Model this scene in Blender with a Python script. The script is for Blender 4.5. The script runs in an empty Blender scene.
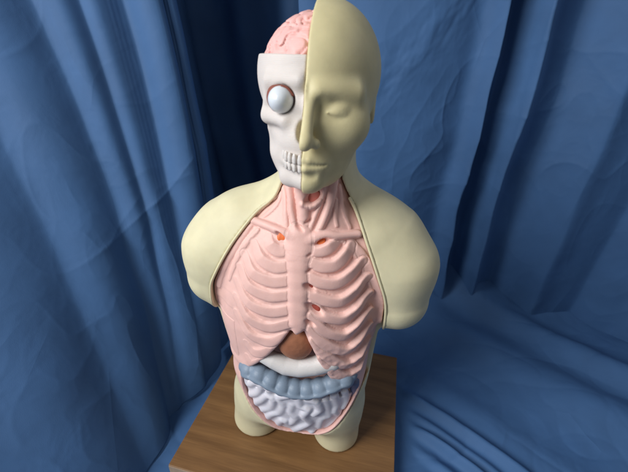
import bpy, math, random
import numpy as np
from mathutils import Vector

rad = math.radians
S = bpy.context.scene
COL = S.collection

# ---------------------------------------------------------------- camera
CAM = np.array([0.0, -0.50, 0.76]); PITCH = rad(28.0); ROLL = rad(2.5); FPX = 341.0; YAW = rad(-8.0)
fwd = np.array([0.0, math.cos(PITCH), -math.sin(PITCH)]); r0 = np.array([1.0, 0, 0]); u0 = np.cross(r0, fwd)
rgt = r0*math.cos(ROLL) + u0*math.sin(ROLL); upv = u0*math.cos(ROLL) - r0*math.sin(ROLL)
cd = bpy.data.cameras.new('camera'); cam = bpy.data.objects.new('camera', cd); COL.objects.link(cam)
cd.sensor_fit = 'HORIZONTAL'; cd.sensor_width = 36.0; cd.lens = 36.0*FPX/628.0
cd.dof.use_dof = True; cd.dof.focus_distance = 0.57; cd.dof.aperture_fstop = 4.5
cd.clip_start = 0.01; cd.clip_end = 100
from mathutils import Matrix
mw = Matrix(((rgt[0], upv[0], -fwd[0], CAM[0]), (rgt[1], upv[1], -fwd[1], CAM[1]), (rgt[2], upv[2], -fwd[2], CAM[2]), (0, 0, 0, 1)))
cam.matrix_world = mw
S.camera = cam

# ---------------------------------------------------------------- light (indoor close-up: a window on the left, dim room)
w = bpy.data.worlds.new('World'); S.world = w; w.use_nodes = True
bg = w.node_tree.nodes['Background']; bg.inputs[0].default_value = (0.78, 0.82, 0.92, 1); bg.inputs[1].default_value = 0.14

def area(name, loc, target, sx, sy, power, color):
    l = bpy.data.lights.new(name, 'AREA'); l.shape = 'RECTANGLE'; l.size = sx; l.size_y = sy; l.energy = power; l.color = color
    o = bpy.data.objects.new(name, l); COL.objects.link(o); o.location = loc
    o.rotation_euler = (Vector(target)-Vector(loc)).to_track_quat('-Z', 'Y').to_euler()
    return o
area('window_light', (-1.60, -0.98, 1.62), (0.05, 0.1, 0.38), 1.25, 1.3, 66, (0.97, 0.985, 1.0))
area('room_light', (1.5, 0.1, 1.9), (0.25, 0.35, 0.4), 0.8, 0.8, 4.5, (0.92, 0.95, 1.0))
S.view_settings.view_transform = 'Standard'; S.view_settings.look = 'None'; S.view_settings.exposure = 0.0; S.view_settings.gamma = 1
S.render.engine = 'CYCLES'

# ---------------------------------------------------------------- numeric helpers
cyw, syw = math.cos(YAW), math.sin(YAW)
ROT = np.array([[cyw, -syw, 0], [syw, cyw, 0], [0, 0, 1]])

def ray(px, py):
    d = fwd + rgt*(px-314)/FPX - upv*(py-236)/FPX
    return ROT.T @ CAM, ROT.T @ d
def at_y(px, py, y):
    o, d = ray(px, py); return o + d*(y-o[1])/d[1]

_rs = np.random.RandomState(7)
_perm = _rs.permutation(256); _perm = np.concatenate([_perm, _perm, _perm])
_grad = _rs.normal(size=(256, 3)); _grad /= np.linalg.norm(_grad, axis=1)[:, None]; _grad = _grad.astype(np.float32)
def noise(x, y, z):
    xi, yi, zi = np.floor(x).astype(int), np.floor(y).astype(int), np.floor(z).astype(int)
    xf, yf, zf = x-xi, y-yi, z-zi
    u, v, t = xf*xf*(3-2*xf), yf*yf*(3-2*yf), zf*zf*(3-2*zf)
    xi &= 255; yi &= 255; zi &= 255
    def g(a, b, c):
        h = _perm[_perm[_perm[(xi+a) & 255]+((yi+b) & 255)]+((zi+c) & 255)]
        gr = _grad[h]; return gr[..., 0]*(xf-a)+gr[..., 1]*(yf-b)+gr[..., 2]*(zf-c)
    L = lambda p, q, s: p+(q-p)*s
    return L(L(L(g(0, 0, 0), g(1, 0, 0), u), L(g(0, 1, 0), g(1, 1, 0), u), v), L(L(g(0, 0, 1), g(1, 0, 1), u), L(g(0, 1, 1), g(1, 1, 1), u), v), t)
def fbm(x, y, z, n=3):
    a = 1.0; r = 0; 
    for i in range(n):
        r = r + a*noise(x, y, z); x = x*2.03+5.1; y = y*2.03+1.7; z = z*2.03+9.2; a *= 0.5
    return r
def sstep(a, b, x):
    t = np.clip((x-a)/(b-a), 0, 1); return t*t*(3-2*t)

def smin(a, b, k):
    if k <= 0: return np.minimum(a, b)
    h = np.maximum(k-np.abs(a-b), 0)/k; return np.minimum(a, b)-h*h*k*0.25
def smax(a, b, k): return -smin(-a, -b, k)
def ell(P, c, r):
    x, y, z = (P[0]-c[0])/r[0], (P[1]-c[1])/r[1], (P[2]-c[2])/r[2]
    k0 = np.sqrt(x*x+y*y+z*z)+1e-9
    k1 = np.sqrt((x/r[0])**2+(y/r[1])**2+(z/r[2])**2)+1e-9
    return k0*(k0-1)/k1
def sph(P, c, r): return np.sqrt((P[0]-c[0])**2+(P[1]-c[1])**2+(P[2]-c[2])**2)-r
def cap(P, a, b, ra, rb):
    a = np.array(a, float); b = np.array(b, float); d = b-a; dd = float(d@d)+1e-12
    t = np.clip(((P[0]-a[0])*d[0]+(P[1]-a[1])*d[1]+(P[2]-a[2])*d[2])/dd, 0, 1)
    return np.sqrt((P[0]-a[0]-t*d[0])**2+(P[1]-a[1]-t*d[1])**2+(P[2]-a[2]-t*d[2])**2)-(ra+(rb-ra)*t)
def chain(P, pts, rs):
    v = None
    for i in range(len(pts)-1):
        c = cap(P, pts[i], pts[i+1], rs[i], rs[i+1]); v = c if v is None else np.minimum(v, c)
    return v
def poly2d(x, z, pts):
    """signed distance to a polygon in (x, z), negative inside"""
    n = len(pts); d = np.full(np.broadcast(x, z).shape, 1e9); s = np.ones_like(d)
    for i in range(n):
        a = pts[i]; b = pts[i-1]
        ex, ez = b[0]-a[0], b[1]-a[1]; wx, wz = x-a[0], z-a[1]
        t = np.clip((wx*ex+wz*ez)/(ex*ex+ez*ez+1e-12), 0, 1)
        d = np.minimum(d, (wx-ex*t)**2+(wz-ez*t)**2)
        c1 = z >= a[1]; c2 = z < b[1]; c3 = ex*wz > ez*wx
        flip = (c1 & c2 & c3) | (~c1 & ~c2 & ~c3); s = np.where(flip, -s, s)
    return s*np.sqrt(d)
def crom(pts, n):
    """Catmull-Rom resample with n points per span"""
    p = np.array(pts, float); p = np.vstack([2*p[0]-p[1], p, 2*p[-1]-p[-2]]); out = []
    for i in range(1, len(p)-2):
        for k in range(n):
            t = k/n
            out.append(0.5*((2*p[i])+(-p[i-1]+p[i+1])*t+(2*p[i-1]-5*p[i]+4*p[i+1]-p[i+2])*t*t+(-p[i-1]+3*p[i]-3*p[i+1]+p[i+2])*t**3))
    out.append(p[-2]); return np.array(out)

def link_mesh(name, verts, faces, mat, parent=None, smooth=True, label=None):
    me = bpy.data.meshes.new(name); verts = np.asarray(verts, float)
    me.from_pydata(verts.tolist(), [], faces.tolist() if hasattr(faces, 'tolist') else faces)
    me.validate(); me.update()
    if smooth: me.polygons.foreach_set('use_smooth', [True]*len(me.polygons))
    if mat: me.materials.append(mat)
    o = bpy.data.objects.new(name, me); COL.objects.link(o)
    if parent: o.parent = parent
    if label: o['label'] = label
    return o

def net(name, f, lo, hi, h, mat, parent=None, relax=1, label=None):
    """surface net of the implicit function f inside the box lo..hi"""
    xs = [np.arange(lo[i], hi[i]+h, h) for i in range(3)]
    P = np.meshgrid(*xs, indexing='ij', sparse=True)
    v = np.ascontiguousarray(np.broadcast_to(f(P), tuple(len(a) for a in xs))).astype(np.float32)
    return net_grid(name, v, lo, h, mat, parent, relax, label)
def net_grid(name, v, lo, h, mat, parent=None, relax=1, label=None):
    s = v < 0; nx, ny, nz = v.shape
    acc = np.zeros((nx-1, ny-1, nz-1, 3), np.float32); cnt = np.zeros((nx-1, ny-1, nz-1), np.float32)
    for ax in range(3):
        sl0 = [slice(None)]*3; sl1 = [slice(None)]*3; sl0[ax] = slice(0, -1); sl1[ax] = slice(1, None)
        a, b = v[tuple(sl0)], v[tuple(sl1)]; cr = (a < 0) != (b < 0)
        I = np.argwhere(cr); aa = a[cr]; bb = b[cr]; t = aa/(aa-bb)
        pos = I.astype(np.float32); pos[:, ax] += t
        o1, o2 = [k for k in range(3) if k != ax]
        for d1 in (0, -1):
            for d2 in (0, -1):
                J = I.copy(); J[:, o1] += d1; J[:, o2] += d2
                ok = (J[:, 0] >= 0) & (J[:, 1] >= 0) & (J[:, 2] >= 0) & (J[:, 0] < nx-1) & (J[:, 1] < ny-1) & (J[:, 2] < nz-1)
                Jk = J[ok]
                np.add.at(acc, (Jk[:, 0], Jk[:, 1], Jk[:, 2]), pos[ok]); np.add.at(cnt, (Jk[:, 0], Jk[:, 1], Jk[:, 2]), 1)
    act = cnt > 0; idx = np.full(cnt.shape, -1, np.int64); idx[act] = np.arange(act.sum())
    V = acc[act]/cnt[act][:, None]
    F = []
    for ax in range(3):
        sl0 = [slice(None)]*3; sl1 = [slice(None)]*3; sl0[ax] = slice(0, -1); sl1[ax] = slice(1, None)
        a, b = v[tuple(sl0)], v[tuple(sl1)]; cr = (a < 0) != (b < 0); I = np.argwhere(cr); neg = (a[cr] < 0)
        o1, o2 = [(1, 2), (2, 0), (0, 1)][ax]
        ok = (I[:, o1] > 0) & (I[:, o2] > 0) & (I[:, o1] < v.shape[o1]-1) & (I[:, o2] < v.shape[o2]-1); I = I[ok]; neg = neg[ok]
        def q(d1, d2):
            J = I.copy(); J[:, o1] += d1; J[:, o2] += d2; return idx[J[:, 0], J[:, 1], J[:, 2]]
        quad = np.stack([q(-1, -1), q(0, -1), q(0, 0), q(-1, 0)], 1)
        quad[~neg] = quad[~neg][:, ::-1]; F.append(quad)
    F = np.vstack(F)
    if relax:
        E = np.vstack([F[:, [0, 1]], F[:, [1, 2]], F[:, [2, 3]], F[:, [3, 0]]])
        for _ in range(relax):
            sm = np.zeros_like(V); c = np.zeros(len(V), np.float32)
            for k in (0, 1):
                for d in range(3): sm[:, d] += np.bincount(E[:, k], weights=V[E[:, 1-k], d], minlength=len(V))
                c += np.bincount(E[:, k], minlength=len(V))
            V = V*0.5+0.5*sm/np.maximum(c, 1)[:, None]
    V = V*h+np.array(lo)
    return link_mesh(name, V, F, mat, parent, label=label)

def tube(name, pts, wid, hei, nrm, mat, parent, n=8, seg=14, power=2.0, label=None, taper=True, roll=None):
    """swept rounded band: pts 3D, wid/hei half sizes along the surface / along the normal, nrm(p) outward normal"""
    p = crom(pts, n); m = len(p); ts = np.linspace(0, len(pts)-1, m)
    W = np.interp(ts, range(len(pts)), wid if hasattr(wid, '__len__') else [wid]*len(pts))
    H = np.interp(ts, range(len(pts)), hei if hasattr(hei, '__len__') else [hei]*len(pts))
    T = np.gradient(p, axis=0); T /= np.linalg.norm(T, axis=1)[:, None]
    V = []; F = []
    ext = []
    for i in range(m):
        N = nrm(p[i]); N = N-T[i]*(N@T[i]); N /= np.linalg.norm(N)+1e-9; B = np.cross(T[i], N)
        if roll is not None:
            rr = float(np.interp(ts[i], range(len(pts)), roll)); N = N*math.cos(rr)+B*math.sin(rr); B = np.cross(T[i], N)
        rings = [(0, 1)]
        if i == 0 and taper: rings = [(-0.9, 0.12), (-0.7, 0.6), (-0.38, 0.88), (0, 1)]
        if i == m-1 and taper: rings = [(0, 1), (0.38, 0.88), (0.7, 0.6), (0.9, 0.12)]
        for off, sc in rings:
            ring = []
            for k in range(seg):
                a = 2*math.pi*k/seg; c, s_ = math.cos(a), math.sin(a)
                c = math.copysign(abs(c)**(2/power), c); s_ = math.copysign(abs(s_)**(2/power), s_)
                ring.append(p[i]+T[i]*off*min(W[i], H[i]*2)+(B*c*W[i]+N*s_*H[i])*sc)
            ext.append(ring)
    V = np.array(ext).reshape(-1, 3); R = len(ext)
    for i in range(R-1):
        for k in range(seg):
            F.append([i*seg+k, i*seg+(k+1) % seg, (i+1)*seg+(k+1) % seg, (i+1)*seg+k])
    F.append([k for k in range(seg)][::-1]); F.append([(R-1)*seg+k for k in range(seg)])
    return link_mesh(name, V, F, mat, parent, label=label)

# ---------------------------------------------------------------- materials
def mat(name, color, rough=0.45, spec=0.4, sss=0.0, var=0.06, bump=0.0, layers=0.0, coat=0.0, scale=40, noise_scale=400, sheen=0.0):
    m = bpy.data.materials.new(name); m.use_nodes = True; nt = m.node_tree; N = nt.nodes; L = nt.links
    b = N['Principled BSDF']; b.inputs['Roughness'].default_value = rough; b.inputs['Specular IOR Level'].default_value = spec
    b.inputs['Subsurface Weight'].default_value = sss; b.inputs['Subsurface Radius'].default_value = (1.0, 0.6, 0.4); b.inputs['Subsurface Scale'].default_value = 0.004
    b.inputs['Coat Weight'].default_value = coat; b.inputs['Coat Roughness'].default_value = 0.3
    b.inputs['Sheen Weight'].default_value = sheen; b.inputs['Sheen Roughness'].default_value = 0.4
    tc = N.new('ShaderNodeTexCoord'); nz = N.new('ShaderNodeTexNoise'); nz.inputs['Scale'].default_value = scale; nz.inputs['Detail'].default_value = 5
    L.new(tc.outputs['Object'], nz.inputs['Vector'])
    r = N.new('ShaderNodeValToRGB'); L.new(nz.outputs['Fac'], r.inputs['Fac'])
    c = np.array(color); r.color_ramp.elements[0].position = 0.3; r.color_ramp.elements[1].position = 0.7
    r.color_ramp.elements[0].color = (*np.clip(c*(1-var), 0, 1), 1); r.color_ramp.elements[1].color = (*np.clip(c*(1+var), 0, 1), 1)
    L.new(r.outputs['Color'], b.inputs['Base Color'])
    rr = N.new('ShaderNodeMapRange'); rr.inputs['To Min'].default_value = rough-0.06; rr.inputs['To Max'].default_value = rough+0.08
    L.new(nz.outputs['Fac'], rr.inputs['Value']); L.new(rr.outputs['Result'], b.inputs['Roughness'])
    h = None
    if bump > 0:
        n2 = N.new('ShaderNodeTexNoise'); n2.inputs['Scale'].default_value = noise_scale; n2.inputs['Detail'].default_value = 3
        L.new(tc.outputs['Object'], n2.inputs['Vector'])
        bp = N.new('ShaderNodeBump'); bp.inputs['Strength'].default_value = bump; bp.inputs['Distance'].default_value = 0.0006
        L.new(n2.outputs['Fac'], bp.inputs['Height']); h = bp
    if layers > 0:   # the fine horizontal lines a 3D printer leaves
        wv = N.new('ShaderNodeTexWave'); wv.wave_type = 'BANDS'; wv.bands_direction = 'Z'; wv.inputs['Scale'].default_value = 160; wv.inputs['Distortion'].default_value = 0.4
        wv.inputs['Detail'].default_value = 0
        L.new(tc.outputs['Object'], wv.inputs['Vector'])
        b2 = N.new('ShaderNodeBump'); b2.inputs['Strength'].default_value = layers; b2.inputs['Distance'].default_value = 0.0004
        L.new(wv.outputs['Fac'], b2.inputs['Height'])
        if h: L.new(h.outputs['Normal'], b2.inputs['Normal'])
        h = b2
    if h: L.new(h.outputs['Normal'], b.inputs['Normal'])
    return m
M_SKIN = mat('cream_plastic', (0.73, 0.665, 0.43), 0.52, 0.32, 0.15, 0.045, 0.2, 0.03)
M_FACE = mat('cream_plastic_translucency_tint', (0.66, 0.58, 0.33), 0.50, 0.32, 0.15, 0.06, 0.2, 0.03)  # skin plastic again, with the golden tone of its translucency put into the colour
M_PINK = mat('pink_plastic', (0.84, 0.52, 0.45), 0.50, 0.35, 0.15, 0.05, 0.3, 0.10)
M_PINKD = mat('deep_pink_plastic', (0.72, 0.30, 0.25), 0.5, 0.3, 0.1, 0.08, 0.35, 0.25)
M_RED = mat('red_plastic', (0.34, 0.065, 0.045), 0.5, 0.3, 0.1, 0.1, 0.3)
M_DRED = mat('dull_red_plastic', (0.60, 0.20, 0.16), 0.5, 0.3, 0.1, 0.1, 0.3)
M_BROWN2 = mat('tan_plastic', (0.48, 0.27, 0.22), 0.5, 0.3, 0.05, 0.1, 0.3)
M_SOCK = mat('maroon_plastic', (0.24, 0.075, 0.05), 0.5, 0.3, 0.0, 0.15, 0.3)
M_IRIS = mat('pale_blue_plastic', (0.56, 0.66, 0.74), 0.2, 0.5, 0.1, 0.10, 0.0, coat=0.5, scale=160)
M_ORANGE = mat('orange_gap_glow', (0.80, 0.20, 0.06), 0.4, 0.3, 0.2, 0.08, 0.2)  # translucent glow painted as a flat orange
M_BONE = mat('white_bone_plastic', (0.67, 0.605, 0.555), 0.55, 0.3, 0.12, 0.03, 0.35, 0.2)
M_TOOTH = mat('tooth_plastic', (0.70, 0.65, 0.60), 0.40, 0.4, 0.1, 0.02, 0.1)
M_BRAIN = mat('brain_plastic', (0.82, 0.46, 0.42), 0.5, 0.3, 0.15, 0.06, 0.4, 0.2)
M_EYE = mat('eye_plastic', (0.76, 0.80, 0.83), 0.16, 0.5, 0.1, 0.03, 0.0, coat=0.6)
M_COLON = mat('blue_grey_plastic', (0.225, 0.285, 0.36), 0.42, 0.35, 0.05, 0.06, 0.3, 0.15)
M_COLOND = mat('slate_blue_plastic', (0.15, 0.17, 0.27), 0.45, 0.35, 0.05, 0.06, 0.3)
M_GUT = mat('pale_lilac_plastic', (0.76, 0.73, 0.77), 0.40, 0.4, 0.12, 0.05, 0.3, 0.15)
M_WHITE = mat('white_plastic', (0.70, 0.665, 0.635), 0.45, 0.35, 0.1, 0.03, 0.3, 0.15)
M_BROWN = mat('brown_plastic', (0.36, 0.145, 0.075), 0.5, 0.3, 0.05, 0.12, 0.4, 0.15)

# ---------------------------------------------------------------- torso implicit body
#        z     cx      a     front   back
LOFT = np.array([
 [0.050, -0.018, 0.126, -0.068, 0.080],
 [0.070, -0.018, 0.129, -0.077, 0.080],
 [0.100, -0.016, 0.131, -0.087, 0.086],
 [0.150, -0.013, 0.132, -0.096, 0.090],
 [0.220, -0.015, 0.139, -0.101, 0.095],
 [0.280, -0.020, 0.1455, -0.105, 0.100],
 [0.340, -0.0235, 0.1515, -0.108, 0.105],
 [0.400, -0.021, 0.151, -0.106, 0.110],
 [0.460, -0.018, 0.142, -0.096, 0.105],
 [0.500, -0.014, 0.124, -0.084, 0.098],
 [0.540, -0.008, 0.094, -0.067, 0.086],
 [0.570, -0.003, 0.064, -0.052, 0.074],
 [0.600, -0.001, 0.050, -0.046, 0.064],
 [0.640, 0.000, 0.049, -0.046, 0.062]])
_zz = np.linspace(0.05, 0.64, 400)
def _sm(c):
    v = np.interp(_zz, LOFT[:, 0], LOFT[:, c]); k = np.hanning(41); k /= k.sum()
    return np.convolve(np.pad(v, 20, mode='edge'), k, mode='valid')
_T = [_sm(i) for i in range(1, 5)]
def prof(z): return [np.interp(z, _zz, t) for t in _T]
def loft(P):
    cx, a, fr, bk = prof(P[2]); cy = (fr+bk)/2; b = (bk-fr)/2
    x = np.abs((P[0]-cx)/a); y = np.abs((P[1]-cy)/b); n = 2.25
    r = (x**n+y**n)**(1/n)
    d = (r-1)*(a*b/np.maximum(np.sqrt((a*y)**2+(b*x)**2)/np.maximum(r, 1e-6), 1e-6))*0.95
    return d
def yfront(x, z, off=0.0):
    cx, a, fr, bk = prof(z); cy = (fr+bk)/2; b = (bk-fr)/2
    t = np.clip(np.abs((x-cx)/a), 0, 0.985); return cy-b*(1-t**2.25)**(1/2.25)-off
def nfront(p):
    e = 1e-3; f = lambda q: float(loft([np.array(q[0]), np.array(q[1]), np.array(q[2])]))
    g = np.array([f((p[0]+e, p[1], p[2]))-f((p[0]-e, p[1], p[2])), f((p[0], p[1]+e, p[2]))-f((p[0], p[1]-e, p[2])), f((p[0], p[1], p[2]+e))-f((p[0], p[1], p[2]-e))])
    return g/np.linalg.norm(g)
def on(px, py, off=0.0):
    """point of the torso's front surface (raised by off) along a sight line, in the torso's own metres"""
    o, d = ray(px, py)
    ts = np.linspace(0.25, 1.1, 900); Q = [o[i]+d[i]*ts for i in range(3)]; v = loft(Q)-off
    k = np.argmax(v < 0)
    if v[k] >= 0: k = int(np.argmin(v))
    return np.array([Q[0][k], Q[1][k], Q[2][k]])

def body(P):
    d = loft(P)
    d = smax(d, 0.062-P[2]+0.0*P[0], 0.03)      # underside of the pelvis
    tr = smin(cap(P, (-0.035, 0.03, 0.565), (-0.150, 0.02, 0.480), 0.034, 0.060), cap(P, (0.035, 0.03, 0.57), (0.118, 0.02, 0.500), 0.036, 0.058), 0.02)
    d = smin(d, tr, 0.03)
    shl = smin(cap(P, (-0.120, 0.012, 0.492), (-0.166, 0.008, 0.445), 0.064, 0.066), cap(P, (-0.166, 0.008, 0.445), (-0.176, 0.000, 0.394), 0.066, 0.055), 0.02)
    shr = smin(cap(P, (0.095, 0.012, 0.500), (0.139, 0.008, 0.455), 0.064, 0.066), cap(P, (0.139, 0.008, 0.455), (0.148, 0.000, 0.393), 0.066, 0.056), 0.02)
    d = smin(d, shl, 0.022); d = smin(d, shr, 0.022)
    neck = cap(P, (0, 0.012, 0.52), (0.0, 0.005, 0.66), 0.060, 0.050)
    d = smin(d, neck, 0.02)
    tl = cap(P, (-0.117, -0.001, -0.05), (-0.103, 0.0, 0.11), 0.058, 0.056)
    trr = cap(P, (0.073, -0.010, -0.05), (0.066, -0.004, 0.11), 0.0505, 0.052)
    d = smin(d, tl, 0.03); d = smin(d, trr, 0.03)
    d = smax(d, 0.0015-P[2], 0.006)
    return d
RIM_L = [(-0.043, 0.630), (-0.045, 0.600), (-0.060, 0.568), (-0.088, 0.541), (-0.122, 0.493), (-0.150, 0.441), (-0.164, 0.408), (-0.168, 0.368), (-0.174, 0.330), (-0.197, 0.305), (-0.190, 0.258), (-0.148, 0.212), (-0.126, 0.170), (-0.092, 0.116), (-0.048, 0.078), (-0.005, 0.066)]
RIM_R = [(0.034, 0.075), (0.066, 0.104), (0.095, 0.165), (0.113, 0.222), (0.135, 0.265), (0.170, 0.290), (0.160, 0.318), (0.133, 0.345), (0.127, 0.415), (0.110, 0.465), (0.080, 0.532), (0.054, 0.577), (0.041, 0.606), (0.038, 0.630)]
_rl = crom(RIM_L, 5)[:, :2]; _rr = crom(RIM_R, 5)[:, :2]
RIM = [tuple(q) for q in np.vstack([_rl, _rr])]

root = bpy.data.objects.new('anatomical_torso', None); COL.objects.link(root)
root.rotation_euler = (0, 0, YAW); root.empty_display_size = 0.1
root['label'] = 'cream and pink plastic anatomy torso with half skull head, standing on the wooden board'
root['category'] = 'anatomy model'

def ycut(z): return -0.024+0.034*sstep(0.36, 0.42, z)
def shell(P):
    d = body(P)
    pd = poly2d(P[0], P[2], RIM)
    cut = np.maximum(pd, P[1]-ycut(P[2]))
    groove = smax(d, -cut, 0.003)
    return groove
net('skin_shell', shell, (-0.26, -0.125, -0.006), (0.23, 0.135, 0.655), 0.0026, M_SKIN, root, 2)
# raised lip of skin round the opening (upper part)
def rim_pts(lst):
    out = []
    for x, z in lst: out.append((x, float(min(yfront(np.array(x), np.array(z)), 0.02)), z))
    return out
def body_y(x, z):
    ys = np.linspace(-0.13, 0.05, 361); v = body([np.full_like(ys, x), ys, np.full_like(ys, z)]); k = int(np.argmax(v < 0)); return ys[k] if v[k] < 0 else 0.0
def bn(p): 
    e = 1e-3; f = lambda q: float(body([np.array(q[0]), np.array(q[1]), np.array(q[2])]))
    g = np.array([f((p[0]+e, p[1], p[2]))-f((p[0]-e, p[1], p[2])), f((p[0], p[1]+e, p[2]))-f((p[0], p[1]-e, p[2])), f((p[0], p[1], p[2]+e))-f((p[0], p[1], p[2]-e))])
    return g/(np.linalg.norm(g)+1e-9)
for lst in (RIM_L[1:8], RIM_R[7:12]):
    q = crom(lst, 3); pts = [(a, body_y(a, b)+0.0005, b) for a, b in q]
    tube('skin_rim', pts, 0.0023, 0.0026, bn, M_SKIN, root, 2, 10)

# ---------------------------------------------------------------- pink chest wall and belly wall
MARGIN = [on(*q) for q in [(241, 370), (248, 371), (256, 367), (268, 358), (281, 345), (289, 335), (296, 338), (302, 335), (311, 352), (321, 372), (331, 384), (342, 391), (353, 388), (361, 378), (367, 362), (372, 345)]]
CHEST = [(-0.22, MARGIN[0][2]+0.004)]+[(m[0], m[2]) for m in MARGIN] + [(0.19, 0.36), (0.19, 0.70), (-0.22, 0.70)]
FEAT = []      # relief features: name, 3D centre line, half widths, heights, profile power, tilt, label
def feat(name, px, wd, ht, pw=4.0, tilt=0.0, label=None):
    p = np.array([on(*q) for q in crom(px, 5)]); m = len(p); t = np.linspace(0, 1, m)
    g = lambda a: np.interp(t, np.linspace(0, 1, len(a)), a) if hasattr(a, '__len__') else np.full(m, a)
    FEAT.append(dict(name=name, p=p, w=g(wd), h=g(ht), pw=pw, tilt=g(tilt), label=label))
RIBS_L = [[(288, 250), (277, 251), (269, 245), (266, 235)],
 [(288, 267), (273, 268), (259, 259), (252, 243)],
 [(288, 282), (270, 283), (251, 274), (242, 254)],
 [(289, 297), (268, 298), (247, 288), (237, 267)],
 [(289, 312), (268, 314), (246, 304), (233, 281)],
 [(289, 326), (267, 330), (246, 320), (232, 297)],
 [(285, 339), (266, 344), (247, 336), (233, 314)],
 [(275, 349), (262, 355), (251, 354), (243, 345)],
 [(264, 361), (257, 365), (250, 365), (245, 359)]]
RIBS_R = [[(307, 246), (317, 251), (329, 249), (340, 240)],
 [(308, 262), (321, 267), (336, 266), (348, 254), (352, 245)],
 [(308, 278), (322, 284), (339, 284), (355, 272), (363, 261)],
 [(309, 295), (325, 302), (342, 303), (358, 291), (368, 277)],
 [(311, 306), (325, 318), (344, 321), (359, 310), (371, 294)],
 [(311, 318), (325, 333), (345, 338), (359, 327), (372, 311)],
 [(311, 331), (326, 346), (347, 353), (361, 342), (372, 326)],
 [(314, 343), (329, 359), (348, 367), (362, 356), (371, 341)],
 [(322, 361), (336, 374), (349, 378), (361, 369), (368, 355)]]

for k, r in enumerate(RIBS_L):
    hh = [0.0022, 0.0030, 0.0044, 0.0014] if k < 7 else [0.0016, 0.0022, 0.0018, 0.0003]
    feat('rib', r, [0.0102, 0.0112, 0.0114, 0.0085], hh, 5.0, [0.0, -0.15, -0.35, -0.2])
for k, r in enumerate(RIBS_R):
    feat('rib', r, [0.0096, 0.0110, 0.0112, 0.0110, 0.0085], [0.0038, 0.0050, 0.0062, 0.0074, 0.0050], 6.0, [0.05, 0.10, 0.35, 0.62, 0.5])
_sy = np.array([236, 243, 249, 256, 261, 268, 274, 282, 289, 296, 304, 311, 318, 325, 330, 338.0])
_sw = np.interp(_sy, [236, 249, 264, 285, 305, 322, 330, 338], [0.0215, 0.0210, 0.0172, 0.0158, 0.0162, 0.0156, 0.0120, 0.0072])
_sw = _sw+np.array([0, 0, 0, 1, -1, 1, -1, 1, -1, 1, -1, 1, -1, 1, 0, 0])*0.0008
_sh = np.interp(_sy, [236, 249, 264, 322, 338], [0.0082, 0.0078, 0.0068, 0.0060, 0.0045])+np.array([0, 0, 0, 1, -1, 1, -1, 1, -1, 1, -1, 1, -1, 1, 0, 0])*0.0002
feat('breastbone', [(299-1.5*min(1, (y-236)/25), y) for y in _sy], _sw, _sh, 2.7)
feat('collar_bone', [(292, 237), (279, 231), (266, 225), (251, 219)], [0.0110, 0.0080, 0.0070, 0.0074], [0.0078, 0.0092, 0.0092, 0.0080], 2.4)
feat('collar_bone', [(308, 240), (325, 235), (340, 236), (357, 234)], [0.0110, 0.0080, 0.0070, 0.0076], [0.0078, 0.0092, 0.0094, 0.0092], 2.4)
for path, wd in [([(250, 224), (237, 243), (225, 263), (218, 286)], 0.0075), ([(256, 229), (246, 240), (235, 257), (226, 280)], 0.0065),
                 ([(352, 240), (365, 259), (376, 283), (381, 306), (376, 330)], 0.0085), ([(343, 240), (356, 254), (366, 270), (373, 290)], 0.0055)]:
    feat('chest_muscle', path, [wd*.8, wd, wd, wd*.7], [0.0042, 0.0040, 0.0034, 0.0018], 2.6)
NK = [([(288, 176), (290, 196), (291, 212), (296, 231)], [0.0078, 0.0072, 0.0066, 0.0052], [0.0085, 0.0085, 0.0080, 0.0060]),
      ([(281, 182), (283, 196), (284, 212), (285, 227)], [0.0058, 0.0056, 0.0056, 0.0050], [0.0045, 0.0045, 0.0042, 0.0030]),
      ([(334, 176), (332, 192), (328, 210), (319, 232)], [0.0082, 0.0078, 0.0068, 0.0056], [0.0090, 0.0090, 0.0085, 0.0060]),
      ([(325, 182), (322, 198), (316, 214), (309, 231)], [0.0060, 0.0054, 0.0046, 0.0040], [0.0060, 0.0060, 0.0055, 0.0040]),
      ([(340, 186), (342, 200), (346, 213), (352, 227)], [0.0055, 0.0052, 0.0048, 0.0040], [0.0035, 0.0038, 0.0036, 0.0025]),
      ([(280, 190), (275, 203), (265, 213), (255, 219)], [0.0052, 0.0054, 0.0052, 0.0044], [0.0036, 0.0040, 0.0038, 0.0025]),
      ([(337, 200), (336, 212), (338, 226)], [0.0040, 0.0042, 0.0040], [0.0030, 0.0034, 0.0026])]
for a, b, c in NK: feat('neck_muscle', a, b, c, 2.4)
feat('windpipe', [(301, 178), (302, 195), (303, 212), (303, 231)], [0.0120, 0.0120, 0.0105, 0.0085], [0.0110, 0.0125, 0.0095, 0.0050], 2.2)
feat('throat_cartilage', [(303, 204), (312, 207), (320, 201)], [0.0075, 0.0060, 0.0048], [0.0150, 0.0105, 0.0080], 2.2)
H_ = 0.00135; GLO = np.array([-0.182, -0.128, 0.196]); GHI = np.array([0.142, 0.006, 0.640])
gx = [np.arange(GLO[i], GHI[i]+H_, H_) for i in range(3)]
GP = np.meshgrid(*gx, indexing='ij', sparse=True); SHP = tuple(len(a) for a in gx)
gb = np.array(np.broadcast_to(body(GP), SHP))
band_ = np.abs(gb) < 0.020
hsum = np.zeros(SHP, np.float32); 
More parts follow.
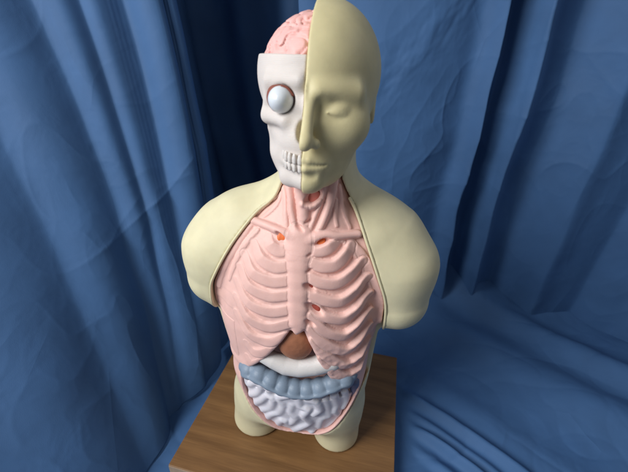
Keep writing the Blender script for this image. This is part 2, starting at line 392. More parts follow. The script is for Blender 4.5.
for f in FEAT:
    p = f['p']; lo = p.min(0)-f['w'].max()-0.016; hi = p.max(0)+f['w'].max()+0.016
    r_ = [(max(0, int((lo[i]-GLO[i])/H_)), min(SHP[i], int((hi[i]-GLO[i])/H_)+2)) for i in range(3)]
    sl = tuple(slice(a, b) for a, b in r_); mk = band_[sl]; I = np.argwhere(mk)
    X = np.stack([gx[i][r_[i][0]+I[:, i]] for i in range(3)], 1); best = np.full(len(X), 1e9); H = np.zeros(len(X)); U = np.full(len(X), 9.0)
    for q in range(len(p)-1):
        a, b = p[q], p[q+1]; d_ = b-a; L2 = d_@d_; L1 = math.sqrt(L2); T_ = d_/L1; N_ = nfront((a+b)/2); B_ = np.cross(T_, N_)
        rel = X-a; al = rel@T_; la = rel@B_
        t = np.clip(al/L1, 0, 1); over = al-t*L1
        w_ = f['w'][q]+(f['w'][q+1]-f['w'][q])*t; h_ = f['h'][q]+(f['h'][q+1]-f['h'][q])*t; tl_ = f['tilt'][q]+(f['tilt'][q+1]-f['tilt'][q])*t
        dd = np.sqrt(la*la+over*over*1.0); u_ = dd/w_; hv = h_*np.clip(1-np.clip(u_, 0, 1)**f['pw'], 0, 1)**(0.75)*(1-tl_*np.clip(la/w_, -1, 1))
        up_ = dd < best; best = np.where(up_, dd, best); H = np.where(up_, hv, H); U = np.where(up_, u_, U)
    Hg = np.zeros(mk.shape, np.float32); Hg[mk] = H; Ug = np.full(mk.shape, 9, np.float32); Ug[mk] = U
    f['sl'] = sl; f['U'] = Ug
    hsum[sl] = np.maximum(hsum[sl], Hg) if f['name'] in ('rib',) else smax(hsum[sl], Hg, 0.0018)
GX, GY, GZ = [np.broadcast_to(a, SHP) for a in GP]
mm = band_
dn = np.zeros(SHP, np.float32)
lump = sstep(0.0, 0.03, GX[mm])*sstep(0.37, 0.31, GZ[mm])*sstep(0.13, 0.10, GX[mm])
dn[mm] = 0.0011*lump*np.clip(noise(GX[mm]*110, GY[mm]*110, GZ[mm]*110)*2, -0.3, 1)+0.0006*noise(GX[mm]*60, GY[mm]*60, GZ[mm]*60+5)
D = gb+0.0068-hsum-dn
chd = poly2d(GP[0], GP[2], CHEST); chd = np.broadcast_to(chd, SHP)
lip = sstep(-0.030, -0.010, chd)*sstep(0.372, 0.350, GZ)
D = D-0.0032*lip*(1-np.clip(hsum/0.006, 0, 1))
# hollows beside the breast bone and under the collar bones, and the throat pit
PITS = [((309, 289), 0.0060, 0.011), ((314.5, 311), 0.0092, 0.012), ((310, 325), 0.0056, 0.010), ((280.5, 236.5), 0.0058, 0.010), ((321.5, 242.5), 0.0058, 0.010), ((309.5, 272), 0.0036, 0.006), ((309.5, 256), 0.0030, 0.005), ((313, 197), 0.0085, 0.010), ((299.5, 228), 0.0045, 0.006), ((308, 222), 0.0040, 0.006)]
for (q, r, dp) in PITS:
    c = on(*q); sl_ = -0.5 if q[0] > 300 and q[1] > 280 else (0.5 if q[0] > 300 else -0.5)
    dd = np.sqrt(((GP[0]-c[0])/1.3)**2+(GP[1]-c[1])**2*0.2+((GP[2]-c[2]-sl_*(GP[0]-c[0]))**2)*1.9)
    D = D+dp*np.exp(-(dd/r)**4)
rimd = np.broadcast_to(poly2d(GP[0], GP[2], RIM), SHP)+0.0022
yc = GP[1]-ycut(GP[2])+0.0015
def trim(v):
    v = smax(v, rimd, 0.003); v = smax(v, chd, 0.008); return np.maximum(v, yc)
base_v = smax(smax(D+0.0005, rimd, 0.003), chd, 0.008); base_v = np.maximum(base_v, yc)
net_grid('chest_wall', base_v.astype(np.float32), GLO, H_, M_PINK, root, 1)
PRI = ['breastbone', 'collar_bone', 'windpipe', 'throat_cartilage', 'neck_muscle', 'rib', 'chest_muscle']
taken = np.full(SHP, 9.0, np.float32)
for f in sorted(FEAT, key=lambda f: PRI.index(f['name'])):
    sl = f['sl']; u = f['U']; tk = taken[sl].copy(); taken[sl] = np.minimum(taken[sl], u)
    v = D[sl]+0.0030*sstep(0.80, 1.05, u)+0.02*sstep(1.05, 1.4, u)+0.0028*sstep(1.0, 0.86, tk)
    v = smax(v, rimd[sl], 0.003); v = smax(v, chd[sl], 0.008); v = np.maximum(v, np.broadcast_to(yc, SHP)[sl])
    v = np.maximum(v, -(gb[sl]+0.016))
    o_lo = GLO+np.array([a.start for a in sl])*H_
    net_grid(f['name'], v.astype(np.float32), o_lo, H_, M_PINK, root, 1)
for (q, s_) in [((309, 289), 0.0075), ((314.5, 311), 0.0110), ((310, 325), 0.0070)]:
    c = on(*q, off=-0.011); tube('cartilage_gap', [c-np.array([s_*.5, 0, 0]), c, c+np.array([s_*.5, 0, 0])], s_, 0.0020, nfront, M_RED, root, 4, 12)
for q in [(281.5, 236.5), (321, 242.5)]:
    c = on(*q, off=-0.007); tube('gap_glow_pad', [c-np.array([.003, 0, 0]), c, c+np.array([.003, 0, 0])], 0.0075, 0.0020, nfront, M_ORANGE, root, 4, 12)  # added pads: orange light showing through the collar bone gaps, painted as colour
c = on(313, 197, off=-0.005); tube('throat_gland', [c+np.array([0, 0, .006]), c, c-np.array([.001, 0, .007])], 0.0095, 0.0030, nfront, M_DRED, root, 4, 12)
e = on(358.5, 234, off=0.0005)
tube('bone_end', [e-np.array([0.002, 0, 0]), e+np.array([0.0022, 0.001, 0])], 0.0056, 0.0050, nfront, M_BROWN2, root, 2, 14)
def belly(P):
    pd = poly2d(P[0], P[2], RIM)+0.0015
    b = body(P)-0.0008+0.0075*sstep(0.205, 0.245, P[2])
    d = smax(b, pd, 0.004)
    hole = smax(pd+0.0058, np.abs(P[0]+0.006)-0.110, 0.01); hole = np.maximum(hole, P[1]+0.054)
    d = smax(d, -hole, 0.003)
    d = np.maximum(d, P[1]-ycut(P[2])+0.001)
    d = np.maximum(d, P[2]-0.36)
    return d
net('belly_wall', belly, (-0.185, -0.118, 0.050), (0.145, 0.010, 0.366), 0.0022, M_PINK, root, 1)

# ---------------------------------------------------------------- organs in the belly
def onb(px, py, off=0.0): return on(px, py, off)
bc = on(293, 350, off=-0.011)
net('liver', lambda P: ell(P, bc+np.array([0.001, 0.012, 0.004]), (0.0300, 0.0170, 0.034))+0.0006*noise(P[0]*200, P[1]*200, P[2]*200), bc-np.array([0.035, 0.02, 0.04]), bc+np.array([0.035, 0.04, 0.045]), 0.0016, M_BROWN, root)
sp = [on(q[0], q[1]-2, off=-0.0165) for q in [(262, 356), (274, 362), (286, 367), (300, 369), (316, 367), (332, 362)]]
net('stomach', lambda P: chain(P, sp, [0.013, 0.015, 0.017, 0.017, 0.017, 0.018]), np.min(sp, 0)-0.027, np.max(sp, 0)+0.027, 0.0016, M_WHITE, root)
cp = crom([on(*q, off=-0.009) for q in [(246, 366), (257, 371), (270, 378), (286, 385), (303, 388), (321, 386), (337, 380), (350, 374)]], 6)
seg_len = np.cumsum(np.r_[0, np.linalg.norm(np.diff(cp, axis=0), axis=1)]); tot = seg_len[-1]
NL = 9
def colon(P):
    d = chain(P, cp[::3], [0.0135]*len(cp[::3]))
    for i in range(NL):
        s_ = (i+0.5)/NL*tot; c = np.array([np.interp(s_, seg_len, cp[:, k]) for k in range(3)])
        d = smin(d, sph(P, c+np.array([0, -0.0005, -0.0030]), 0.0184), 0.0003)
    band = chain(P, [q+np.array([0, -0.0178, -0.003]) for q in cp[::3]], [0.003]*len(cp[::3]))
    return smin(d, band, 0.004)
net('colon', colon, np.min(cp, 0)-0.022, np.max(cp, 0)+0.022, 0.0013, M_COLON, root, 1)
dc = [on(*q, off=-0.010) for q in [(354, 381), (354.5, 390), (352, 399), (347, 406)]]
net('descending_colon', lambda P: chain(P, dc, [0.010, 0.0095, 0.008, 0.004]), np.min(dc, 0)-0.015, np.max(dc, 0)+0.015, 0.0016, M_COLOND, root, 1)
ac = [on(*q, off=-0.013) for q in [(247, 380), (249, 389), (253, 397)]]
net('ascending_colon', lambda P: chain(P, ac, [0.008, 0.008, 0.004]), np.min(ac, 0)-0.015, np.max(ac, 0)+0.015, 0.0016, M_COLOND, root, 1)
WORMS = [[(247, 376), (250, 383), (257, 381), (262, 386), (258, 392), (251, 393)], [(255, 402), (262, 399), (268, 394), (274, 398), (272, 405), (264, 408)],
 [(266, 417), (273, 412), (280, 410), (284, 403), (280, 396), (288, 394)], [(277, 424), (283, 418), (290, 421), (296, 416), (291, 409), (293, 402)],
 [(299, 396), (301, 404), (308, 408), (304, 414), (310, 420), (302, 425), (294, 428)], [(309, 398), (316, 400), (320, 407), (314, 412)],
 [(319, 424), (322, 416), (329, 413), (327, 405), (325, 398)], [(334, 394), (336, 402), (334, 409), (339, 413), (331, 421), (322, 430)],
 [(344, 390), (346, 398), (343, 405)], [(312, 430), (306, 432), (299, 434)], [(287, 429), (280, 429)], [(269, 388), (272, 392)], [(257, 410), (262, 414)]]
W3 = []
rw = random.Random(5)
for i, wv in enumerate(WORMS):
    W3.append((crom([on(px, py, off=-0.0115+rw.uniform(-0.002, 0.002)) for px, py in wv], 3), rw.uniform(0.0078, 0.0090)))
def gut(P):
    sh = np.broadcast(P[0], P[1], P[2]).shape; out = np.full(sh, 0.02)
    x, y, z = P[0].ravel(), P[1].ravel(), P[2].ravel()
    for p, r in W3:
        lo = p.min(0)-r-0.006; hi = p.max(0)+r+0.006
        ix = np.where((x > lo[0]) & (x < hi[0]))[0]; iy = np.where((y > lo[1]) & (y < hi[1]))[0]; iz = np.where((z > lo[2]) & (z < hi[2]))[0]
        if not (len(ix) and len(iy) and len(iz)): continue
        sl = (slice(ix[0], ix[-1]+1), slice(iy[0], iy[-1]+1), slice(iz[0], iz[-1]+1))
        Q = [x[sl[0]][:, None, None], y[sl[1]][None, :, None], z[sl[2]][None, None, :]]
        out[sl] = smin(out[sl], chain(Q, p, [r]*len(p)), 0.0030)
    bed = loft(P)+0.0078; bed = np.maximum(bed, poly2d(P[0], P[2], RIM)+0.008); bed = np.maximum(bed, P[2]-0.20)
    out = smin(out, bed, 0.004)
    out = smax(out, poly2d(P[0], P[2], RIM)+0.0065, 0.008)
    out = np.maximum(out, P[1]+0.03)
    return out
net('small_intestine', gut, (-0.13, -0.115, 0.066), (0.104, -0.028, 0.27), 0.00125, M_GUT, root, 1)

# ---------------------------------------------------------------- head
MX = -0.005
def head_full(P, skull=False):
    ax = np.abs(P[0]); Q = [ax, P[1], P[2]]
    d = ell(Q, (0, 0.012, 0.736), (0.0785, 0.098, 0.089))
    d = smin(d, ell(Q, (0, -0.030, 0.674), (0.0600, 0.060, 0.071)), 0.03)
    d = smin(d, ell(Q, (0, -0.046, 0.629), (0.0405, 0.046, 0.031)), 0.02)
    d = smin(d, ell(Q, (0.0, -0.084, 0.616), (0.019, 0.0155, 0.0145)), 0.014)
    d = smin(d, sph(Q, (0.044, -0.054, 0.684), 0.026), 0.02)
    d = smin(d, cap(Q, (0.010, -0.085, 0.7225), (0.050, -0.062, 0.722), 0.0085, 0.010), 0.014)
    d = smax(d, -ell(Q, (0.031, -0.101, 0.7055), (0.0165, 0.017, 0.0115)), 0.012)
    d = smax(d, -ell(Q, (0.013, -0.101, 0.705), (0.006, 0.014, 0.012)), 0.010)
    d = smin(d, ell(Q, (0.031, -0.0725, 0.7040), (0.0150, 0.0130, 0.0108)), 0.004)
    d = smin(d, cap(Q, (0.021, -0.0865, 0.7015), (0.041, -0.0800, 0.7005), 0.0007, 0.0007), 0.004)
    d = smin(d, cap(Q, (0, -0.088, 0.712), (0, -0.1075, 0.676), 0.0062, 0.0088), 0.010)
    d = smin(d, sph(Q, (0, -0.1115, 0.6705), 0.0088), 0.006)
    d = smin(d, ell(Q, (0.0105, -0.1010, 0.6685), (0.0065, 0.0085, 0.0065)), 0.005)
    d = smax(d, -ell(Q, (0.0060, -0.1035, 0.6620), (0.0032, 0.0050, 0.0032)), 0.003)
    d = smin(d, ell(Q, (0, -0.087, 0.643), (0.026, 0.0135, 0.017)), 0.012)
    d = smin(d, cap(Q, (0.003, -0.0985, 0.6480), (0.022, -0.0870, 0.6435), 0.0040, 0.0022), 0.005)
    d = smin(d, cap(Q, (0.0, -0.0985, 0.6375), (0.018, -0.0900, 0.6395), 0.0048, 0.0026), 0.005)
    d = smax(d, -cap(Q, (0, -0.1055, 0.6432), (0.023, -0.0925, 0.6420), 0.0016, 0.0010), 0.003)
    d = smax(d, -cap(Q, (0, -0.1040, 0.6275), (0.010, -0.0990, 0.6285), 0.0035, 0.0030), 0.006)
    ear = smax(ell(Q, (0.0725, 0.016, 0.694), (0.0050, 0.012, 0.018)), -ell(Q, (0.0785, 0.014, 0.695), (0.003, 0.008, 0.013)), 0.003)
    d = smin(d, ear, 0.004)
    return d
def face_half(P): return smax(head_full(P), MX-P[0], 0.0015)
net('face', face_half, (-0.012, -0.128, 0.588), (0.092, 0.118, 0.832), 0.00165, M_FACE, root, 1, 'cream half face, golden translucency put into its colour, with closed eye, nose and lips')

def skull(P):
    x = -P[0]; Q = [x, P[1], P[2]]
    d = ell(Q, (0.006, 0.012, 0.736), (0.0800, 0.094, 0.085))
    d = smin(d, ell(Q, (0.0, -0.035, 0.700), (0.0560, 0.048, 0.045)), 0.02)      # mid face
    d = smin(d, cap(Q, (0.012, -0.082, 0.7335), (0.052, -0.062, 0.731), 0.0075, 0.0070), 0.010)   # brow
    d = smin(d, cap(Q, (0.052, -0.062, 0.731), (0.0585, -0.052, 0.700), 0.0058, 0.0065), 0.008)
    d = smin(d, cap(Q, (0.030, -0.078, 0.688), (0.0575, -0.054, 0.689), 0.0078, 0.0080), 0.009)   # cheek bone
    d = smin(d, cap(Q, (0.0575, -0.054, 0.689), (0.0680, -0.010, 0.694), 0.0078, 0.005), 0.008)
    d = smin(d, ell(Q, (0.0, -0.070, 0.665), (0.036, 0.024, 0.030)), 0.012)      # upper jaw
    d = smin(d, ell(Q, (0.0, -0.060, 0.640), (0.040, 0.036, 0.018)), 0.008)
    d = smin(d, cap(Q, (0.0, -0.083, 0.6165), (0.026, -0.068, 0.6170), 0.0135, 0.0120), 0.010)    # lower jaw
    d = smin(d, cap(Q, (0.026, -0.068, 0.6170), (0.043, -0.025, 0.630), 0.0120, 0.0100), 0.010)
    d = smin(d, cap(Q, (0.043, -0.025, 0.630), (0.056, -0.012, 0.680), 0.0090, 0.0080), 0.010)
    d = smin(d, ell(Q, (0.028, -0.040, 0.650), (0.0315, 0.034, 0.040)), 0.012)
    d = smin(d, cap(Q, (0.044, -0.040, 0.640), (0.052, -0.040, 0.672), 0.008, 0.009), 0.012)
    d = smax(d, -ell(Q, (0.0640, -0.070, 0.657), (0.015, 0.024, 0.013)), 0.010)
    d = smax(d, -ell(Q, (0.0350, -0.088, 0.7125), (0.0185, 0.026, 0.0175)), 0.0035)
    d = smax(d, -ell(Q, (0.0050, -0.094, 0.6790), (0.0095, 0.022, 0.0150)), 0.003)
    d = smin(d, cap(Q, (0.003, -0.084, 0.712), (0.003, -0.094, 0.698), 0.0048, 0.0042), 0.006)    # nasal bone
    d = smax(d, -cap(Q, (0.0, -0.104, 0.6420), (0.032, -0.083, 0.6430), 0.0022, 0.0022), 0.003)   # bite line
    d = smax(d, -sph(Q, (0.031, -0.0875, 0.7340), 0.0014), 0.002)
    d = smax(d, P[2]-(0.760-0.02*(P[1]+0.08)), 0.002)
    # hollow skull cap rim
    d = smax(d, -(np.maximum(ell(Q, (0.006, 0.012, 0.736), (0.0745, 0.0885, 0.080)), 0.752-P[2])), 0.0015)
    d = smax(d, P[0]-(MX-0.0004), 0.001)
    return d
sk = net('skull', skull, (-0.092, -0.118, 0.596), (0.002, 0.112, 0.768), 0.0015, M_BONE, root, 1, 'white half skull with open eye socket and teeth')
# teeth: arc rows
def arc_pt(a, rx, ry, y0): return np.array([-rx*math.sin(a)-0.000, y0-ry*math.cos(a)+0.0])
for row, (zc, hz, tw) in enumerate([(0.6475, 0.0054, 0.0031), (0.6368, 0.0050, 0.0028)]):
    for k in range(7):
        a = 0.20+k*0.205; rx = 0.0375; ry = 0.0437
        q = arc_pt(a, rx, ry, -0.0545+row*0.0015); nn = np.array([-math.sin(a)/rx, -math.cos(a)/ry, 0]); nn /= np.linalg.norm(nn)
        c = np.array([q[0], q[1], zc]); ww = tw+0.0004*(k > 3)
        tube('tooth', [c+np.array([0, 0, hz*0.8]), c, c-np.array([0, 0, hz*0.8])], [ww*0.75, ww, ww*0.95], [0.0020, 0.0026, 0.0022], lambda p, nn=nn: nn, M_TOOTH, sk, 3, 12, 2.8)
# eyeball with raised iris
ec = np.array([-0.0355, -0.0775, 0.7118])
eo = net('eyeball', lambda P: smin(sph(P, ec, 0.0153), ell(P, ec+np.array([0.001, -0.0060, 0.001]), (0.0100, 0.0105, 0.0085)), 0.004), ec-0.018, ec+0.018, 0.0011, M_EYE, root, 2)
net('eye_socket', lambda P: sph(P, ec+np.array([-0.001, 0.0135, 0.001]), 0.0195), ec-np.array([0.022, 0.012, 0.022]), ec+np.array([0.022, 0.032, 0.022]), 0.0016, M_SOCK, sk, 1)
tube('eye_muscle', [ec+np.array([0.002, -0.003, 0.0150]), ec+np.array([0.009, -0.003, 0.0130]), ec+np.array([0.0150, -0.003, 0.0060])], 0.0016, 0.0016, lambda p: np.array([0, -1., 0]), M_SOCK, eo, 4, 8)
# brain
def brain(P):
    X = P[0]+0*P[1]+0*P[2]; Y = P[1]+0*X; Z = P[2]+0*X
    d = ell([X, Y, Z], (-0.002, 0.008, 0.732), (0.0785, 0.086, 0.079))
    m = d < 0.012
    m &= d > -0.016
    w1 = fbm(X[m]*28+3, Y[m]*28, Z[m]*28, 2)*1.5; w2 = fbm(X[m]*28+30, Y[m]*28+4, Z[m]*28, 2)*1.5
    n = noise(X[m]*72+w1*0.8, Y[m]*72+w2*0.8, Z[m]*72-w1*0.8)
    g = np.clip(np.abs(n)/0.16, 0, 1)
    d[m] = d[m]+0.0046*(1-g**0.6)
    d = smax(d, X-(MX-0.0012), 0.003); d = np.maximum(d, 0.738-Z)
    return d
net('brain', brain, (-0.084, -0.085, 0.736), (0.0, 0.100, 0.818), 0.0013, M_BRAIN, root, 1)

# ---------------------------------------------------------------- wooden board
def wood():
    m = bpy.data.materials.new('brown_wood'); m.use_nodes = True; nt = m.node_tree; N = nt.nodes; L = nt.links; b = N['Principled BSDF']
    tc = N.new('ShaderNodeTexCoord'); mp = N.new('ShaderNodeMapping'); mp.inputs['Scale'].default_value = (3.0, 34, 34); mp.inputs['Rotation'].default_value = (0, 0, rad(4)); L.new(tc.outputs['Object'], mp.inputs['Vector'])
    n1 = N.new('ShaderNodeTexNoise'); n1.inputs['Scale'].default_value = 3.0; n1.inputs['Detail'].default_value = 8; n1.inputs['Roughness'].default_value = 0.62; n1.inputs['Distortion'].default_value = 0.5; L.new(mp.outputs[0], n1.inputs['Vector'])
    wv = N.new('ShaderNodeTexWave'); wv.bands_direction = 'Y'; wv.inputs['Scale'].default_value = 0.22; wv.inputs['Distortion'].default_value = 14; wv.inputs['Detail'].default_value = 4; wv.inputs['Detail Scale'].default_value = 0.6; L.new(mp.outputs[0], wv.inputs['Vector'])
    mp2 = N.new('ShaderNodeMapping'); mp2.inputs['Scale'].default_value = (9, 320, 320); L.new(tc.outputs['Object'], mp2.inputs['Vector'])
    n3 = N.new('ShaderNodeTexNoise'); n3.inputs['Scale'].default_value = 2.0; n3.inputs['Detail'].default_value = 4; L.new(mp2.outputs[0], n3.inputs['Vector'])
    mx = N.new('ShaderNodeMix'); mx.data_type = 'FLOAT'; mx.inputs['Factor'].default_value = 0.22; L.new(n1.outputs['Fac'], mx.inputs['A']); L.new(wv.outputs['Fac'], mx.inputs['B'])
    mx3 = N.new('ShaderNodeMix'); mx3.data_type = 'FLOAT'; mx3.inputs['Factor'].default_value = 0.38; L.new(mx.outputs['Result'], mx3.inputs['A']); L.new(n3.outputs['Fac'], mx3.inputs['B'])
    r = N.new('ShaderNodeValToRGB'); L.new(mx3.outputs['Result'], r.inputs['Fac'])
    el = r.color_ramp.elements; el[0].position = 0.28; el[0].color = (0.15, 0.074, 0.027, 1); el[1].position = 0.72; el[1].color = (0.29, 0.150, 0.056, 1)
    e2 = el.new(0.5); e2.color = (0.215, 0.108, 0.041, 1)
    L.new(r.outputs['Color'], b.inputs['Base Color']); b.inputs['Roughness'].default_value = 0.42; b.inputs['Specular IOR Level'].default_value = 0.35
    bp = N.new('ShaderNodeBump'); bp.inputs['Strength'].default_value = 0.25; bp.inputs['Distance'].default_value = 0.0008; L.new(n1.outputs['Fac'], bp.inputs['Height']); L.new(bp.outputs['Normal'], b.inputs['Normal'])
    return m
import bmesh
M_WOOD = wood()
bt = bpy.data.objects.new('wooden_board', None); COL.objects.link(bt); bt['label'] = 'flat brown wood grain board under the anatomy torso'; bt['category'] = 'board'
bt.location = (0, 0, -0.024); bt.rotation_euler = (0, 0, rad(-12))
def box(name, lo, hi, m, parent, bev=0.0012):
    bm = bmesh.new(); bmesh.ops.create_cube(bm, size=1)
    for v in bm.verts: v.co = Vector([lo[i]+(v.co[i]+0.5)*(hi[i]-lo[i]) for i in range(3)])
    bmesh.ops.bevel(bm, geom=bm.edges[:], offset=bev, segments=2, affect='EDGES', profile=0.5)
    me = bpy.data.meshes.new(name); bm.to_mesh(me); bm.free(); me.materials.append(m)
    o = bpy.data.objects.new(name, me); COL.objects.link(o); o.parent = parent; return o
BX0, BX1, BY0, BY1 = -0.252, 0.205, -0.162, 0.255
box('board_top', (BX0, BY0, 0.0005), (BX1, BY1, 0.024), M_WOOD, bt)
M_EDGE = mat('pale_edge_band', (0.42, 0.30, 0.20), 0.5, 0.3, 0, 0.12, 0.3)
box('edge_band', (BX0+0.001, BY0-0.0012, 0.0015), (BX1-0.001, BY0-0.0001, 0.0228), M_EDGE, bt, 0.0003)

# ---------------------------------------------------------------- blue drapes
def cloth_mat(name, c1, rough=0.66):
    m = mat(name, c1, rough, 0.28, 0, 0.08, 0.0, 0, scale=9, sheen=0.0)
    nt = m.node_tree; N = nt.nodes; L = nt.links; b = N['Principled BSDF']
    tc = N['Texture Coordinate']
    def M(op, a, bb=None, clamp=False):
        n = N.new('ShaderNodeMath'); n.operation = op; n.use_clamp = clamp
        for k, q in enumerate((a, bb)):
            if q is None: continue
            if isinstance(q, (int, float)): n.inputs[k].default_value = q
            else: L.new(q, n.inputs[k])
        return n.outputs[0]
    def nz(scale, det, dist=0.0, off=0.0):
        mp = N.new('ShaderNodeMapping'); mp.inputs['Location'].default_value = (off, off*.7, off*.3); L.new(tc.outputs['Object'], mp.inputs['Vector'])
        n = N.new('ShaderNodeTexNoise'); n.inputs['Scale'].default_value = scale; n.inputs['Detail'].default_value = det; n.inputs['Distortion'].default_value = dist
        L.new(mp.outputs[0], n.inputs['Vector']); return n.outputs['Fac']
    def vor(scale, wid, off):
        mp = N.new('ShaderNodeMapping'); mp.inputs['Location'].default_value = (off, off*.4, off*.9); mp.inputs['Scale'].default_value = (1.0, 1.0, 0.62); mp.inputs['Rotation'].default_value = (0, 0.6, 0.3); L.new(tc.outputs['Object'], mp.inputs['Vector'])
        n = N.new('ShaderNodeTexVoronoi'); n.feature = 'DISTANCE_TO_EDGE'; n.inputs['Scale'].default_value = scale; L.new(mp.outputs[0], n.inputs['Vector'])
        a = M('SUBTRACT', 1.0, M('DIVIDE', n.outputs['Distance'], wid, True), True); a = M('MULTIPLY', a, a)
        msk = M('MULTIPLY', M('SUBTRACT', nz(scale*0.9, 2, 0, off+5), 0.50), 5.0, True); return M('MULTIPLY', a, msk)
    def crease(scale, wid, off):
        a = M('ABSOLUTE', M('SUBTRACT', nz(scale, 1, 0.6, off), 0.5)); a = M('SUBTRACT', 1.0, M('DIVIDE', a, wid, True), True)
        msk = M('MULTIPLY', M('SUBTRACT', nz(scale*0.8, 2, 0, off+5), 0.47), 8.0, True); return M('MULTIPLY', a, msk)
    v = nz(14, 3, 0.6)
    hgt = M('ADD', M('MULTIPLY', v, 0.8), M('MULTIPLY', vor(6.0, 0.07, 3.1), 0.45))
    b1 = N.new('ShaderNodeBump'); b1.inputs['Strength'].default_value = 0.7; b1.inputs['Distance'].default_value = 0.0032; L.new(hgt, b1.inputs['Height'])
    b2 = N.new('ShaderNodeBump'); b2.inputs['Strength'].default_value = 0.35; b2.inputs['Distance'].default_value = 0.0004; L.new(nz(1100, 0), b2.inputs['Height']); L.new(b1.outputs['Normal'], b2.inputs['Normal'])
    L.new(b2.outputs['Normal'], b.inputs['Normal']); return m
M_BLUE = cloth_mat('blue_drape_cloth', (0.058, 0.138, 0.295))

def sheet(name, f, nu, nv, m, label, thick=0.0012):
    u, v = np.meshgrid(np.linspace(0, 1, nu), np.linspace(0, 1, nv), indexing='ij')
    P = f(u, v)                                # base position (nu,nv,3) and displacement along the normal
    base, disp = P
    du = np.gradient(base, axis=0); dv = np.gradient(base, axis=1); n = np.cross(du, dv); n /= np.linalg.norm(n, axis=2)[..., None]+1e-9
    V = (base+n*disp[..., None]).reshape(-1, 3)
    i, j = np.meshgrid(np.arange(nu-1), np.arange(nv-1), indexing='ij'); a = (i*nv+j).ravel()
    F = np.stack([a, a+nv, a+nv+1, a+1], 1)
    o = link_mesh(name, V, F, m, None)
    sd = o.modifiers.new('thickness', 'SOLIDIFY'); sd.thickness = thick; sd.offset = 0
    o['label'] = label; o['category'] = 'drape'; return o
def curve2(pts, u):
    c = crom(pts, 20); L_ = np.cumsum(np.r_[0, np.linalg.norm(np.diff(c, axis=0), axis=1)]); L_ /= L_[-1]
    return np.stack([np.interp(u, L_, c[:, k]) for k in range(c.shape[1])], -1)
def curve_span(pts, u):
    c = crom(pts, 20); L_ = np.linspace(0, 1, len(c))
    return np.stack([np.interp(u, L_, c[:, k]) for k in range(c.shape[1])], -1)
def ridge2(x, s): return np.exp(-(x/s)**2)
def ridge(x, s): # rounded fold with a sharper crest
    return np.exp(-np.abs(x/s)**1.6)
def crumple(B, seed, amp=1.0, along=(1, 1, 1)):
    """irregular pressed-in creases of a crumpled sheet: sharp valleys over soft bulges, stronger in patches"""
    x, y, z = B[..., 0]*along[0]+seed, B[..., 1]*along[1]+seed*.3, B[..., 2]*along[2]
    wx = 0.12*noise(x*3, y*3, z*3+7); wz = 0.12*noise(x*3+9, y*3, z*3)
    x = x+wx; z = z+wz; r = 0
    for k, (f_, a) in enumerate([(3.0, .0130), (6.2, .0060), (12, .0021), (25, .0007)]):
        r = r+a*(np.sqrt(np.abs(noise(x*f_+k*11, y*f_+k*3, z*f_))+0.0004)*1.4-0.5)
    m = 0.35+0.9*sstep(-0.25, 0.35, noise(B[..., 0]*2.6+seed, B[..., 1]*2.6, B[..., 2]*2.6+seed))
    return r*m*amp
def creases(u, v, seed, amp):
    n = 0
    for k in range(3):
        f_ = 6*(1.9**k); a = fbm(u*f_+seed+k*7, v*f_*0.7+seed*2, np.zeros_like(u)+k, 2)
        n = n+np.exp(-np.abs(a)/0.045)*(0.6**k)
    return n*amp

# left drape: hangs from the upper left and slides down beside the board
def left_f(u, v):
    z3 = lambda L_, z: curve_span([(a, b, z) for a, b in L_], u)
    top = z3([(-1.45, -0.50), (-1.02, 0.02), (-0.72, 0.26), (-0.53, 0.34), (-0.40, 0.37), (-0.47, 0.56), (-0.52, 0.90)], 1.35)
    mid = z3([(-1.12, -0.55), (-0.80, -0.02), (-0.54, 0.19), (-0.40, 0.27), (-0.285, 0.33), (-0.36, 0.52), (-0.42, 0.86)], 0.62)
    bot = z3([(-0.46, -0.78), (-0.365, -0.34), (-0.305, -0.05), (-0.277, 0.07), (-0.240, 0.22), (-0.27, 0.46), (-0.33, 0.80)], -0.02)
    w_ = v[..., None]; ctl = 2*mid-0.5*(top+bot)
    b_ = (1-w_)**2*top + 2*w_*(1-w_)*ctl + w_**2*bot
    uu = u+0.022*noise(v*2.5, u*3, v*0)+0.008*noise(v*8, u*8, v*0+3)
    d = 0.0
    for c, s_, a in [(0.06, 0.05, .03), (0.17, 0.035, .035), (0.28, 0.030, .03), (0.38, 0.030, .030), (0.455, 0.022, .022), (0.53, 0.030, .035), (0.655, 0.022, .035), (0.80, 0.04, .03), (0.90, 0.02, .02)]:
        d = d+a*ridge(uu-c-0.02*(v-0.5), s_)*(1-0.5*v)
    low = sstep(0.55, 0.95, v)
    d = d+low*(0.035*ridge(u-0.42, 0.07)-0.02*ridge(u-0.54, 0.03))
    d = d+0.007*fbm(u*4, v*1.5, u*0+2, 2)+crumple(b_, 11.0, 0.62, (1.2, 1.2, 0.6))
    return b_, d*1.0
sheet('blue_drape', left_f, 640, 460, M_BLUE, 'blue cloth drape hanging in soft folds left of the torso and down beside the board')
# back drape: in the shade behind the head
def back_f(u, v):
    top = curve2([(-0.80, 0.80, 1.35), (-0.35, 0.84, 1.35), (0.0, 0.72, 1.35), (0.40, 0.72, 1.35)], u)
    bot = curve2([(-0.50, 0.72, -0.03), (-0.20, 0.74, -0.03), (0.05, 0.62, -0.03), (0.40, 0.65, -0.03)], u)
    w_ = v[..., None]; b_ = top*(1-w_)+bot*w_
    d = 0.02*np.sin(u*40+2*np.sin(v*3))+crumple(b_, 8.0, 1.0)
    return b_, d
sheet('blue_drape', back_f, 260, 160, M_BLUE, 'dark shaded blue drape at the back, seen left of the head')
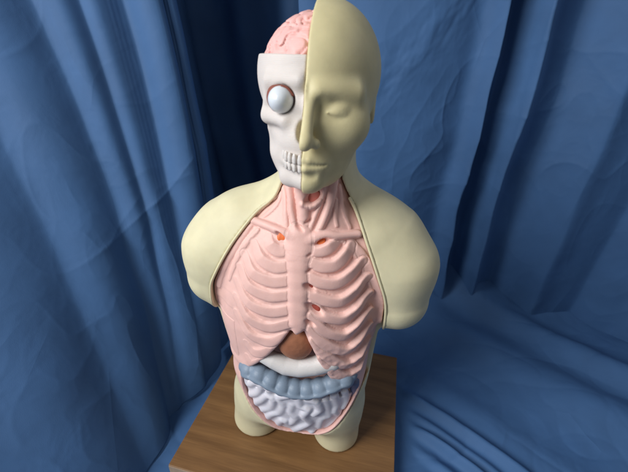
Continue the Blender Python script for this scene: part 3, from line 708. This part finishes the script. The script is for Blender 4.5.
# right drape
def right_f(u, v):
    top = curve2([(-0.10, 0.60, 1.35), (0.22, 0.46, 1.35), (0.50, 0.50, 1.35), (0.85, 0.40, 1.35), (1.5, 0.2, 1.35)], u)
    bot = curve2([(0.00, 0.46, -0.03), (0.22, 0.42, -0.12), (0.46, 0.52, -0.12), (0.80, 0.47, -0.12), (1.45, 0.2, -0.12)], u)
    w_ = v[..., None]; b_ = top*(1-w_)+bot*w_
    uu = u+0.030*noise(v*3, u*2, v*0+4)+0.008*noise(v*9, u*6, v*0+1)
    d = 0.0
    for c, s_, a, sl in [(0.045, .02, .03, .0), (0.17, 0.07, .012, 0), (0.318, 0.013, -.055, -.010), (0.352, 0.016, .030, -.010), (0.395, 0.018, -.060, -.015), (0.45, .025, .03, -.02), (0.53, 0.03, -.04, 0), (0.62, .03, .03, 0), (0.74, .03, -.04, 0), (0.87, .04, .03, 0)]:
        d = d-a*ridge(uu-c-sl*(v-0.5), s_)
    a_ = 0.55*(v)+0.85*u
    band = np.exp(-((v-0.42+1.1*(u-0.17))/0.05)**2)*sstep(0.03, 0.1, u)*sstep(0.42, 0.3, u)
    d = d-0.010*fbm(u*6, v*2, u*0+9, 2)-band*0.006*fbm(u*30+v*14, v*16-u*4, u*0, 3)
    d = -d+crumple(b_, 3.0, 1.0, (1.1, 1.1, 0.8)); d = -d
    return b_, -d
sheet('blue_drape', right_f, 700, 440, M_BLUE, 'bright blue drape hanging behind the right shoulder with a dark vertical fold')
# table drape
def floor_f(u, v):
    x = -1.35+u*2.9; y = -0.62+v*1.35
    z = -0.030+2.2*np.maximum(0, y-0.36)**2
    t = (x*0.94+(y)*1.0)           # distance across the diagonal folds
    msk = sstep(0.24, 0.30, x)
    d = 0
    for c, s_, a in [(-0.12, .05, .040), (0.02, .04, .030), (0.12, .028, .030), (0.195, .020, .022), (0.262, .013, .026), (0.305, .012, .012), (0.365, .016, .024), (0.47, .05, .012), (0.80, .09, .04), (1.05, .07, .05)]:
        d = d+a*ridge2(t-c-0.035*noise(x*4, y*4, x*0), s_*1.2)*(1+0.5*noise(x*3.5, y*3.5, x*0+8))
    d = d*msk*0.8+0.006*fbm(x*6, y*6, x*0+3, 3)*sstep(0.24, 0.34, np.abs(x+0.01))+crumple(np.stack([x, y, x*0], -1), 5.0, 0.9, (1, 1.3, 1))*sstep(0.20, 0.26, np.abs(x+0.02))
    d = np.maximum(d, -0.005)
    return np.stack([x, y, z], -1), d
sheet('blue_drape', floor_f, 800, 400, M_BLUE, 'blue cloth drape spread flat under the board with diagonal folds at the right')

# dark room wall far behind the drapes
M_WALL = mat('dim_wall_paint', (0.10, 0.10, 0.11), 0.8, 0.2, 0, 0.1, 0.2)
wl = box('wall', (-3.0, 1.5, -0.8), (3.0, 1.6, 2.6), M_WALL, None); wl['kind'] = 'structure'
